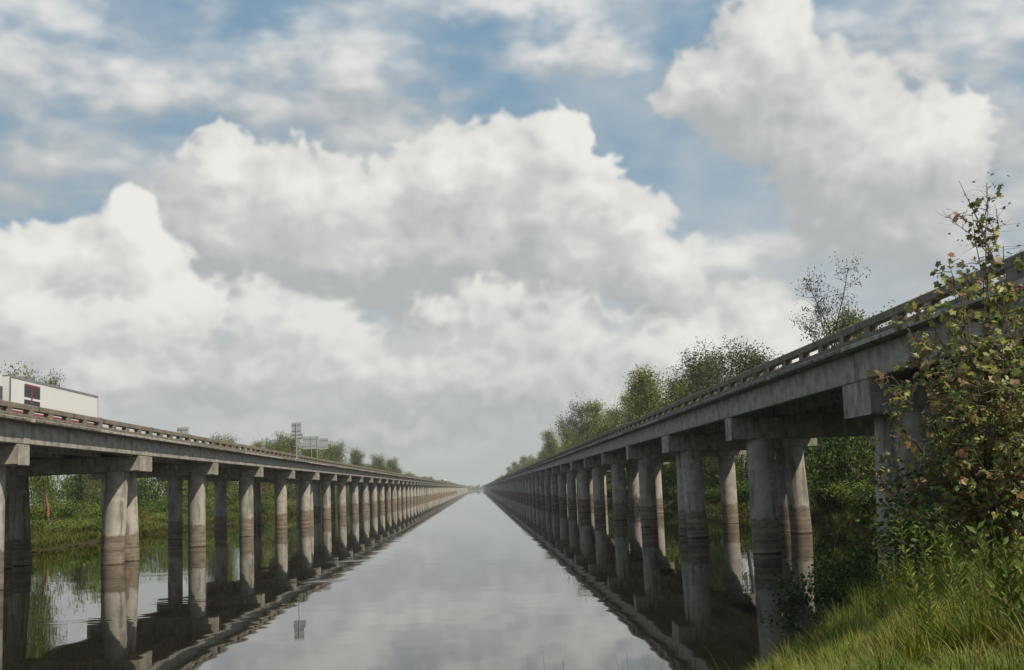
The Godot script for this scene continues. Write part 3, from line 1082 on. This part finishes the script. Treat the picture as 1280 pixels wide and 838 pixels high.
func trees() -> void:
	var grey_bark := Color(0.13, 0.12, 0.105)
	var dull := Color(0.055, 0.075, 0.028)
	var airy := {bark = grey_bark, limbs = 16, low = 0.34, spread = 0.30, rise = 0.55, twigs = 12, leaves = 30, leaf = 0.24, clump = 0.48, green = Color(0.07, 0.09, 0.03), other = Color(0.095, 0.11, 0.04), bare = 0.05, girth = 0.011}
	var forked := {bark = grey_bark, limbs = 10, low = 0.66, spread = 0.33, rise = 0.75, lift = 0.05, taper = 0.8, twigs = 11, inner = 0.5, leaves = 30, leaf = 0.19, bare = 0.15, clump = 0.34, girth = 0.011, thick = 1.7, trunk = 0.80, green = dull, other = Color(0.085, 0.095, 0.035)}
	var feathery := {bark = Color(0.10, 0.09, 0.07), limbs = 20, low = 0.15, spread = 0.24, rise = 0.8, twigs = 10, leaves = 50, leaf = 0.24, clump = 0.6, green = Color(0.135, 0.16, 0.028), other = Color(0.205, 0.215, 0.05), girth = 0.012, trunk = 0.92, taper = 0.4}
	var broad := {bark = Color(0.08, 0.07, 0.055), limbs = 18, low = 0.16, spread = 0.33, rise = 0.5, twigs = 10, leaves = 64, leaf = 0.25, clump = 0.68, green = Color(0.085, 0.12, 0.02), other = Color(0.155, 0.175, 0.038), girth = 0.016, trunk = 0.86}
	var bare := {bark = Color(0.15, 0.14, 0.125), limbs = 12, low = 0.3, spread = 0.26, rise = 0.7, twigs = 22, leaves = 3, leaf = 0.16, clump = 0.3, green = dull, other = dull, bare = 0.6, girth = 0.007}
	var behind := "trees of the wood behind the shaded bridge"
	var beyond := "trees of the wood beyond the sunlit bridge"
	# the ones that can be told apart
	var fork := stand("forked_tree", make_tree(20.0, forked), "", "tree", behind)
	place_tree(fork, true, "forked_tree", 1058.0, 322.0, 31.0, 20.0, "thin forked tree with a round open crown above the shaded bridge", behind, 0.85)
	var bt := stand("bare_tree", make_tree(20.0, bare), "", "tree", behind)
	place_tree(bt, true, "bare_tree", 1338.0, 225.0, 31.0, 20.0, "almost bare grey tree behind the sycamore's tip", behind, 1.5)
	var a1 := stand("open_tree", make_tree(20.0, airy), "", "tree", behind)
	var a2 := stand("open_tree", make_tree(20.0, airy), "", "tree", behind)
	place_tree(a1, true, "open_tree", 928.0, 424.0, 33.0, 20.0, "big open-crowned dark tree rising above the shaded bridge railing", behind, 1.25)
	place_tree(a2, true, "open_tree", 740.0, 492.0, 33.0, 20.0, "dark open-crowned tree leaning past the feathery light green trees", behind, 1.1)
	var f1 := stand("feathery_tree", make_tree(20.0, feathery), "", "tree", behind)
	var f2 := stand("feathery_tree", make_tree(20.0, feathery), "", "tree", behind)
	var b1 := stand("broad_tree", make_tree(16.0, broad), "", "tree", beyond)
	var b2 := stand("broad_tree", make_tree(16.0, broad), "", "tree", beyond)
	var light := "feathery light green tree in the row behind the shaded bridge"
	var dark := "dull green open tree in the row behind the shaded bridge"
	place_tree(f1, true, "feathery_tree", 822.0, 470.0, 33.0, 20.0, light, behind, 1.3)
	place_tree(f2, true, "feathery_tree", 790.0, 482.0, 34.0, 20.0, light, behind, 1.3)
	for k in [[852.0, 450.0, 40.0, 0], [836.0, 456.0, 36.0, 1], [806.0, 466.0, 36.0, 0], [776.0, 488.0, 34.0, 1], [762.0, 497.0, 32.0, 1], [748.0, 508.0, 33.0, 0], [728.0, 524.0, 34.0, 0], [716.0, 533.0, 33.0, 1], [703.0, 536.0, 33.0, 1], [690.0, 546.0, 36.0, 0], [680.0, 556.0, 36.0, 1], [669.0, 563.0, 34.0, 0], [660.0, 570.0, 34.0, 1], [650.0, 576.0, 36.0, 0], [640.0, 583.0, 36.0, 1], [1078.0, 388.0, 42.0, 0]]:
		place_tree([f1, f2][k[3]], false, "feathery_tree", k[0], k[1], k[2], 20.0, light, behind, 1.25)
	for k in [[880.0, 432.0, 38.0, 0], [900.0, 425.0, 36.0, 1], [958.0, 428.0, 37.0, 1], [975.0, 436.0, 42.0, 0], [716.0, 515.0, 38.0, 0], [800.0, 458.0, 45.0, 1], [664.0, 568.0, 40.0, 0], [1100.0, 384.0, 44.0, 1], [1120.0, 430.0, 40.0, 0], [1005.0, 460.0, 44.0, 1], [1180.0, 420.0, 46.0, 1]]:
		place_tree([a1, a2][k[3]], false, "open_tree", k[0], k[1], k[2], 20.0, dark, behind, 1.2)
	# over the sunlit bridge
	var green_left := "green leafy tree standing beyond the sunlit bridge"
	place_tree(b1, true, "broad_tree", 362.0, 542.0, -48.0, 16.0, green_left, beyond)
	place_tree(b2, true, "broad_tree", 428.0, 552.0, -50.0, 16.0, "darker round tree beyond the wide grey sign", beyond)
	for k in [[395.0, 556.0, -46.0, 1], [450.0, 562.0, -44.0, 0], [470.0, 568.0, -46.0, 1], [345.0, 550.0, -52.0, 0], [380.0, 553.0, -56.0, 1], [412.0, 555.0, -58.0, 0], [488.0, 573.0, -46.0, 0], [34.0, 461.0, -47.0, 1], [56.0, 468.0, -49.0, 0], [262.0, 545.0, -50.0, 1], [282.0, 548.0, -54.0, 0], [-60.0, 470.0, -50.0, 1]]:
		var by_truck: bool = k[0] > 0.0 and k[0] < 100.0
		place_tree([b1, b2][k[3]], false, "broad_tree", k[0], k[1], k[2], 16.0, "small tree behind the white truck" if by_truck else green_left, beyond, 0.55 if by_truck else 1.0)
	place_tree(a1, false, "open_tree", 498.0, 580.0, -44.0, 20.0, "lone dark tree beyond the sunlit bridge's far part", beyond)
	# the rest of the two woods, dwindling with distance
	var z := 115.0
	var n := 0
	while z < 2700.0:
		var h := 7.5 + 2.5 * rng.randf() if z < 260.0 else 14.0 + 4.5 * rng.randf()
		var far_left := copy([b1, b2, f1][n % 3], "broad_tree", Vector3(-66.0 - 12.0 * rng.randf() if z < 260.0 else -47.0 - 10.0 * rng.randf(), 0.9, -z), rng.randf() * TAU, Vector3.ONE * (h / [16.0, 16.0, 20.0][n % 3]) * (1.0 if z < 500.0 else 1.05))
		tag(far_left, "%s tree in the wood beyond the sunlit bridge" % ["broad green", "dense green", "feathery"][n % 3], "tree", beyond)
		h = 13.0 + 5.0 * rng.randf() if z < 180.0 else 18.5 + 5.5 * rng.randf()
		var k := n % 4
		var far_right := copy([f1, a1, b1, f2][k], "feathery_tree" if k != 1 else "open_tree", Vector3(34.0 + 8.0 * rng.randf(), 1.3, -z - 3.0), rng.randf() * TAU, Vector3.ONE * (h / [20.0, 20.0, 16.0, 20.0][k]))
		tag(far_right, "%s tree deep in the wood behind the shaded bridge" % ["feathery light green", "open dull green", "broad green", "slender light green"][k], "tree", behind)
		z += 7.0 + z * 0.022
		n += 1
	# the wood where the canal ends in the haze
	for i in 64:
		var x := -96.0 + 3.1 * i + 2.0 * rng.randf()
		var c := copy([b1, b2, f1][i % 3], "broad_tree", Vector3(x, 0.6, -2640.0 - 40.0 * rng.randf()), rng.randf() * TAU, Vector3(0.7, 0.42 + 0.25 * rng.randf(), 0.7))
		tag(c, "hazy %s tree of the wood at the canal's end" % ["broad", "round", "feathery"][i % 3], "tree", "trees at the canal's end")
	# a broken trunk on the sunlit bank
	var s := Shape.new()
	s.col = Color(0.10, 0.075, 0.055)
	var p := drop(60.0, -43.0)
	limb(s, [Vector3.ZERO, Vector3(0.1, 1.0, 0), Vector3(0.02, 1.9, 0.1)], 0.22, 0.17, 8)
	limb(s, [Vector3(0.02, 1.7, 0.1), Vector3(-0.1, 3.0, 0.05), Vector3(-0.22, 4.3, 0.0), Vector3(-0.2, 5.4, 0.1)], 0.1, 0.03, 6)
	limb(s, [Vector3(0.05, 1.2, 0.05), Vector3(0.7, 1.7, 0.2), Vector3(1.3, 1.5, 0.3)], 0.05, 0.015, 5)
	var raw := Shape.new()
	raw.col = Color(0.26, 0.115, 0.055)
	limb(raw, [Vector3(0.04, 1.85, 0.12), Vector3(0.06, 2.5, 0.1), Vector3(-0.03, 3.1, 0.12), Vector3(-0.12, 3.7, 0.1), Vector3(-0.18, 4.0, 0.08)], 0.17, 0.03, 7)
	var snag := thing("dead_tree", p, "broken dead trunk with bare orange wood on the sunlit bank", "tree")
	part("trunk", s.mesh(), M.bark, snag)
	part("split_wood", raw.mesh(), M.bark, snag)


func thickets() -> void:
	var protos := []
	var lit := "green thicket bushes on the bank beyond the sunlit bridge"
	var shade := "thicket bushes on the bank behind the shaded bridge"
	for k in 4:
		var a: Color = [Color(0.07, 0.11, 0.017), Color(0.115, 0.15, 0.024), Color(0.11, 0.11, 0.026), Color(0.045, 0.075, 0.016)][k]
		protos.append(stand("bush", make_bush(4.0, 2.5, 4000, 0.19, a, a * 1.5 if k != 2 else Color(0.14, 0.10, 0.04)), "leafy bush in the thicket beyond the sunlit bridge", "bush", lit, "foliage"))
	var z := 68.0
	var used := [0, 0, 0, 0]
	var hues := ["mid green", "light green", "brown-tinged", "dark green"]
	var put := func(x: float, far: float, k: int, size: Vector3, group: String, label: String) -> void:
		var at := Vector3(x, land(x, far) - 0.15, -far)
		var o: Node3D
		if used[k] == 0:
			o = protos[k]
			o.transform = Transform3D(Basis(Vector3.UP, rng.randf() * TAU).scaled_local(size), at)
		else:
			o = copy(protos[k], "bush", at, rng.randf() * TAU, size)
		used[k] += 1
		tag(o, label, "bush", group)
	while z < 620.0:
		for row in 3:
			var x: float = [-39.0, -45.0, -60.0][row] - [2.5, 6.0, 7.0][row] * rng.randf()
			var tall := [0.4, 0.8, 2.0][row] as float
			var k: int = [0, 1, 0, 1, 2, 3][rng.randi_range(0, 5)]
			tall *= 0.8 + 0.45 * rng.randf()
			put.call(x, z + 2.0 * rng.randf(), k, Vector3(1.1, tall, 1.1) * (1.0 if z < 200.0 else 1.4), lit, "%s %s bush in the thicket beyond the sunlit bridge" % [["low", "middling", "tall"][row], hues[k]])
		z += 3.0 + z * 0.03
	z = 24.0
	while z < 520.0:
		for row in 3:
			var x := 29.0 + 3.8 * row + 2.0 * rng.randf()
			var tall := [0.55, 1.25, 2.0][row] as float * (0.75 + 0.55 * rng.randf())
			var k: int = [0, 3, 1, 3][rng.randi_range(0, 3)]
			put.call(x, z + 2.0 * rng.randf(), k, Vector3(1.2, tall, 1.2) * (1.0 if z < 200.0 else 1.4), shade, "%s %s bush in the thicket behind the shaded bridge" % [["low", "middling", "tall"][row], hues[k]])
		z += 2.6 + z * 0.03
	var by_fork := drop(1058.0, 31.0)
	put.call(29.6, -by_fork.z - 3.5, 3, Vector3(1.2, 2.1, 1.2), shade, "dark green bush before the forked tree's trunk")
	# the dark understorey between the sycamore and the nearest piers
	for k in [[9.2, 19.0, 0.8, 0.55, 0], [10.6, 20.5, 0.9, 0.75, 3], [9.8, 22.5, 0.8, 0.6, 3], [11.6, 23.5, 1.0, 0.85, 0], [11.2, 26.5, 0.9, 0.7, 3], [12.6, 28.5, 1.0, 0.9, 3], [13.2, 31.5, 0.9, 0.7, 0], [15.0, 33.5, 1.0, 0.8, 3], [12.0, 30.0, 0.7, 0.5, 3], [9.0, 16.6, 0.6, 0.45, 0]]:
		put.call(k[0], k[1], k[4], Vector3(k[2], k[3] * 0.8, k[2]), "bushes under the sycamore", "%s bush crowding the nearest piers behind the sycamore" % hues[k[4]])
	# bushes at the water's edge before the shaded bridge
	for k in [[1046.0, 742.0, 1.0, 0.7], [1012.0, 772.0, 0.8, 0.5], [1075.0, 722.0, 1.0, 0.75], [1110.0, 705.0, 1.1, 0.85], [978.0, 802.0, 0.55, 0.3], [1160.0, 690.0, 1.2, 0.9], [1035.0, 700.0, 1.0, 0.5], [1080.0, 745.0, 0.8, 0.6]]:
		var p := at_y(k[0], k[1], 0.15)
		put.call(p.x, -p.z, 3, Vector3(k[2] * 0.75, k[3], k[2] * 0.75), "bushes at the water's edge", "low dark bush at the water's edge by the shaded piers")


func tuft(blades: int, high: float, a: Color, b: Color) -> ArrayMesh:
	var s := Shape.new()
	for i in blades:
		var ang := rng.randf() * TAU
		var d := Vector3(cos(ang), 0, sin(ang))
		var side := Vector3(-d.z, 0, d.x) * (0.005 + 0.008 * rng.randf())
		var h := high * (0.45 + 0.6 * rng.randf())
		var out := h * (0.12 + 0.45 * rng.randf())
		var foot := d * 0.06 * rng.randf()
		s.col = tint(a, b)
		var prev := foot
		var steps := 4
		for k in steps:
			var f := float(k + 1) / steps
			var p := foot + d * out * f * f + Vector3(0, h * (f - 0.22 * f * f), 0)
			var w0 := 1.0 - float(k) / steps
			var w1 := 1.0 - f
			s.tri(prev - side * w0, prev + side * w0, p + side * w1)
			if w1 > 0.0:
				s.tri(prev - side * w0, p + side * w1, p - side * w1)
			prev = p
	return s.mesh()


func weed(high: float, a: Color, b: Color, broad: float) -> Array:
	var stem := Shape.new()
	var leaves := Shape.new()
	stem.col = Color(0.10, 0.09, 0.03)
	for st in 4:
		var pts := bend(Vector3.ZERO, Vector3(rng.randfn(0, 0.2), 1, rng.randfn(0, 0.16)), high * (0.7 + 0.4 * rng.randf()), 6, 0.02, 0.05)
		limb(stem, pts, 0.008, 0.003, 4)
		var count := int(64 / broad)
		for k in count:
			var g := 0.15 + 0.85 * k / count
			var p: Vector3 = pts[mini(int(g * 6), 5)].lerp(pts[mini(int(g * 6) + 1, 6)], fposmod(g * 6, 1.0))
			var ang := k * 2.4 + rng.randf()
			blade_leaf(leaves, p, Vector3(cos(ang), 0.75 + 0.5 * rng.randf(), sin(ang)).normalized(), 0.12 * (1.2 - 0.6 * g) * (0.6 + 0.8 * rng.randf()) * broad, 0.0085 * broad * broad, tint(a, b))
	return [stem.mesh(), leaves.mesh()]


func scatter(called: String, label: String, mesh: Mesh, spots: Array) -> void:
	var mm := MultiMesh.new()
	mm.transform_format = MultiMesh.TRANSFORM_3D
	mm.mesh = mesh
	mm.instance_count = spots.size()
	for i in spots.size():
		mm.set_instance_transform(i, spots[i])
	var o := MultiMeshInstance3D.new()
	o.name = numbered(called)
	o.multimesh = mm
	o.material_override = M.leaf
	add_child(o)
	tag(o, label, "grass", "", "stuff")


func grasses() -> void:
	# the near bank: tall grass, thinner and shorter where it is drier
	var spots := [[], [], [], []]
	var dens := noise(0.25, 3, 88)
	for i in 60000:
		var far := lerpf(8.0, 40.0, pow(rng.randf(), 0.8))
		var x := lerpf(-1.0, 15.0, rng.randf())
		var edge := shore(x) - far
		if edge < -0.15 or edge > 20.0:
			continue
		var d := dens.get_noise_2d(x * 3.0, far * 3.0)
		if rng.randf() > 0.62 + 0.9 * d:
			continue
		var k := 0
		var pick := rng.randf() + d
		if pick > 0.72: k = 1
		elif pick < 0.22: k = 2
		var h := (0.75 + 0.6 * rng.randf()) * (0.45 + 0.45 * smoothstep(3.0, 8.0, x)) * (1.0 + 0.9 * dens.get_noise_2d(x * 5.0 + 70.0, far * 5.0))
		spots[k].append(Transform3D(Basis(Vector3.UP, rng.randf() * TAU).scaled_local(Vector3(1.0, h, 1.0)), Vector3(x, land(x, far) - 0.03, -far)))
	scatter("grass", "tall yellow-green grass on the near bank", tuft(26, 0.85, Color(0.145, 0.16, 0.016), Color(0.215, 0.21, 0.034)), spots[0])
	scatter("grass", "fresh green grass on the near bank", tuft(24, 0.9, Color(0.07, 0.12, 0.014), Color(0.11, 0.15, 0.024)), spots[1])
	scatter("grass", "dry straw-coloured grass on the near bank", tuft(20, 0.85, Color(0.21, 0.165, 0.055), Color(0.26, 0.21, 0.09)), spots[2])
	# thin reeds where the near bank meets the water
	var reeds := []
	for px: float in [672.0, 690.0, 705.0, 748.0, 775.0, 782.0, 790.0, 812.0, 828.0, 850.0, 905.0, 925.0]:
		for q in 3:
			var far := 15.0 + 2.2 * rng.randf()
			var p := at_z(px + 8.0 * rng.randfn(), 838.0, far)
			reeds.append(Transform3D(Basis(Vector3.UP, rng.randf() * TAU).scaled_local(Vector3(0.8, (p.y - land(p.x, far) + 0.12 + 0.22 * rng.randf()) / 0.66, 0.8)), Vector3(p.x, land(p.x, far) - 0.02, -far)))
	scatter("reeds", "thin green reeds at the foot of the near bank", tuft(7, 0.95, Color(0.10, 0.13, 0.018), Color(0.16, 0.17, 0.035)), reeds)
	# the far banks
	var bank_tuft := tuft(20, 0.6, Color(0.10, 0.13, 0.02), Color(0.17, 0.165, 0.04))
	var left := []
	for i in 26000:
		var far := 60.0 + 440.0 * pow(rng.randf(), 2.0)
		var x := -36.5 - 22.0 * pow(rng.randf(), 1.4)
		var y := land(x, far)
		if y > 0.03:
			left.append(Transform3D(Basis(Vector3.UP, rng.randf() * TAU).scaled_local(Vector3(2.4, 1.3 + rng.randf(), 2.4)), Vector3(x, y - 0.05, -far)))
	scatter("grass", "rough grass on the bank beyond the sunlit bridge", bank_tuft, left)
	var right := []
	for i in 9000:
		var far := 26.0 + 260.0 * pow(rng.randf(), 1.8)
		var x := 26.5 + 12.0 * rng.randf()
		var y := land(x, far)
		if y > 0.03:
			right.append(Transform3D(Basis(Vector3.UP, rng.randf() * TAU).scaled_local(Vector3(2.0, 1.0 + rng.randf(), 2.0)), Vector3(x, y - 0.05, -far)))
	scatter("grass", "grass on the bank behind the shaded bridge", bank_tuft, right)
	# tall leafy weeds that stand out of the near grass
	var protos := []
	for k in 3:
		protos.append(weed(1.5, [Color(0.10, 0.15, 0.02), Color(0.14, 0.18, 0.025), Color(0.08, 0.13, 0.02)][k], [Color(0.17, 0.20, 0.03), Color(0.20, 0.21, 0.035), Color(0.13, 0.17, 0.03)][k], [1.0, 1.15, 1.75][k]))
	for i in 170:
		var far := 11.0 + 17.0 * rng.randf()
		var x := far * (0.28 + 0.06 * rng.randf()) + 0.6 + 5.2 * rng.randf()
		if shore(x) - far < 0.4:
			continue
		var size := 0.45 + 0.75 * pow(rng.randf(), 1.6)
		var label := "%s %s weed with narrow leaves in the near bank's grass" % ["knee-high" if size < 0.6 else ("waist-high" if size < 0.85 else "tall"), ["green", "yellow-green", "deep green"][i % 3]]
		var t := thing("weed_plant", Vector3(x, land(x, far) - 0.03, -far), label, "plant", "weeds on the near bank")
		t.transform.basis = Basis(Vector3.UP, rng.randf() * TAU).scaled_local(Vector3.ONE * size)
		var m: Array = protos[i % 3]
		part("stem", m[0], M.bark, t)
		part("foliage", m[1], M.leaf, t)


func palmate(size: float) -> ArrayMesh:
	# a sycamore leaf: five pointed lobes, folded a little along its midrib, stalk end at the origin
	var s := Shape.new()
	var rim := []
	var radii := [0.2, 0.72, 0.58, 1.0, 0.76, 1.12, 0.76, 1.0, 0.58, 0.72, 0.2]
	for i in radii.size():
		var a := lerpf(-2.5, 2.5, float(i) / (radii.size() - 1))
		rim.append(Vector3(sin(a) * radii[i], 0.10 * absf(sin(a)) * radii[i] - 0.10 * radii[i] * radii[i], cos(a) * radii[i] + 0.25) * size * 0.5)
	for i in rim.size() - 1:
		s.tri(Vector3(0, 0, 0.12 * size), rim[i], rim[i + 1])
	return s.mesh()


func sycamore() -> void:
	var base := Vector3(7.4, 0, -16.2)
	base.y = land(base.x, -base.z) - 0.1
	var t := thing("sycamore_sapling", base, "young sycamore with green and rust-brown leaves, growing on the near bank", "tree")
	var wood := Shape.new()
	wood.col = Color(0.12, 0.10, 0.075)
	var palette := []
	for c: Color in [Color(0.09, 0.14, 0.02), Color(0.15, 0.19, 0.03), Color(0.20, 0.20, 0.035), Color(0.165, 0.105, 0.025), Color(0.145, 0.066, 0.02), Color(0.10, 0.055, 0.02)]:
		var m := plain(c, 0.5)
		m.backlight_enabled = true
		m.backlight = Color(0.4, 0.4, 0.3)
		palette.append(m)
	var leaf_mesh := palmate(1.0)
	var leaves := []            # transform, colour number
	# where the shoots end: pixel, distance, how leafy, share of rust
	var shoots := [[1236, 243, 16.2, 0.8, 0.75], [1215, 268, 16.4, 0.75, 0.9], [1186, 330, 16.0, 1.0, 0.75], [1150, 372, 15.7, 0.9, 0.5], [1128, 395, 15.9, 0.8, 0.3], [1112, 470, 15.5, 1.1, 0.4], [1101, 505, 15.6, 1.0, 0.65],
		[1165, 430, 15.2, 1.3, 0.3], [1205, 380, 15.4, 1.3, 0.25], [1250, 350, 15.8, 1.3, 0.3], [1290, 325, 16.0, 1.3, 0.3], [1320, 380, 15.6, 1.2, 0.3], [1262, 420, 15.0, 1.3, 0.2], [1225, 470, 14.9, 1.3, 0.3], [1180, 500, 15.1, 1.3, 0.5], [1285, 480, 14.8, 1.2, 0.3],
		[1140, 545, 15.4, 0.9, 0.6], [1072, 590, 16.2, 0.7, 0.75], [1096, 615, 16.0, 0.7, 0.7], [1215, 560, 14.9, 1.0, 0.55], [1265, 545, 14.6, 1.1, 0.4], [1175, 590, 15.3, 0.8, 0.5], [1300, 440, 16.8, 1.0, 0.4], [1120, 640, 16.0, 0.6, 0.6], [1240, 610, 15.0, 0.8, 0.5], [1200, 430, 16.6, 1.1, 0.4], [1330, 300, 16.6, 1.0, 0.3], [1275, 600, 15.2, 0.9, 0.4],
		[1085, 560, 16.3, 0.6, 0.8], [1130, 600, 15.8, 0.9, 0.7], [1155, 570, 15.4, 1.0, 0.7], [1190, 545, 15.6, 1.2, 0.5], [1235, 520, 15.6, 1.3, 0.4], [1280, 540, 15.8, 1.2, 0.4], [1160, 470, 16.2, 1.2, 0.5], [1130, 430, 16.2, 1.0, 0.4], [1190, 350, 16.4, 0.9, 0.6], [1262, 385, 16.6, 1.2, 0.4], [1215, 630, 15.6, 0.8, 0.6]]
	for sh: Array in shoots:
		var tip := at_z(sh[0], sh[1], sh[2]) - base
		var from := Vector3(rng.randfn(0, 0.12), 0, rng.randfn(0, 0.12))
		if tip.y < 2.2:
			from = Vector3(tip.x * 0.25, tip.y * 0.35, tip.z * 0.25)
		var knee := from.lerp(tip, 0.5) + Vector3(-0.22 * tip.x, 0.10 * tip.y, -0.22 * tip.z)
		var pts := []
		for i in 11:
			var f := i / 10.0
			pts.append(from.lerp(knee, f).lerp(knee.lerp(tip, f), f) + jitter(0.025))
		limb(wood, pts, 0.032 if tip.y > 2.5 else 0.016, 0.004, 5)
		var length := from.distance_to(tip)
		var sprays := int(length * 6.6 * sh[3])
		for i in sprays:
			var f := lerpf(0.30, 1.0, pow((i + rng.randf()) / sprays, 0.85))
			var p: Vector3 = pts[mini(int(f * 10), 9)].lerp(pts[mini(int(f * 10) + 1, 10)], fposmod(f * 10, 1.0))
			var reach: float = lerpf(0.75, 0.16, f) * (0.5 + 0.7 * rng.randf()) * sh[3]
			var d := Vector3(rng.randfn(), rng.randfn(0.25, 0.5), rng.randfn()).normalized()
			var q: Vector3 = p + d * reach
			var elbow := p.lerp(q, 0.5) + Vector3(0, 0.06 * reach, 0)
			wood.tube(p, elbow, 0.008, 0.006, 4)
			wood.tube(elbow, q, 0.006, 0.003, 4)
			var rusty: bool = rng.randf() < sh[4] * 0.62
			for n in rng.randi_range(4, 8):
				var at := elbow.lerp(q, rng.randf() * 1.1)
				var out := (d + Vector3(rng.randfn(), rng.randfn(), rng.randfn()) * 0.8).normalized()
				var stalk := at + out * (0.03 + 0.07 * rng.randf())
				# blades hang from their stalks and turn their faces up and outwards
				var up := (Vector3.UP * 0.9 + Vector3(rng.randfn(), rng.randfn(), rng.randfn()) * 0.75).normalized()
				var fwd := (out + Vector3(0, -0.45, 0)).normalized()
				var sx := up.cross(fwd).normalized()
				var basis := Basis(sx, fwd.cross(sx).normalized(), fwd)
				var size := 0.095 + 0.09 * rng.randf()
				var k := rng.randi_range(3, 5) if rusty != (rng.randf() < 0.18) else rng.randi_range(0, 2)
				leaves.append([Transform3D(basis.scaled_local(Vector3(0.7 + 0.35 * rng.randf(), 0.6 + 1.8 * rng.randf(), 0.8 + 0.3 * rng.randf()) * size), stalk), k, size / -(stalk.z + base.z)])
	part("trunk", wood.mesh(), M.bark, t)
	leaves.sort_custom(func(a: Array, b: Array) -> bool: return a[2] > b[2])
	var rest := []
	for k in palette.size():
		rest.append(Shape.new())
	var src := leaf_mesh.surface_get_arrays(0)
	var lv: PackedVector3Array = src[Mesh.ARRAY_VERTEX]
	for i in leaves.size():
		var x: Transform3D = leaves[i][0]
		if i < 290:
			var o := part("leaf", leaf_mesh, palette[leaves[i][1]], t)
			o.transform = x
		else:
			var s: Shape = rest[leaves[i][1]]
			for j in range(0, lv.size(), 3):
				s.tri(x * lv[j], x * lv[j + 1], x * lv[j + 2])
	for k in palette.size():
		var o := part("leafage", (rest[k] as Shape).mesh(), palette[k], t)
		o.set_meta("kind", "stuff")
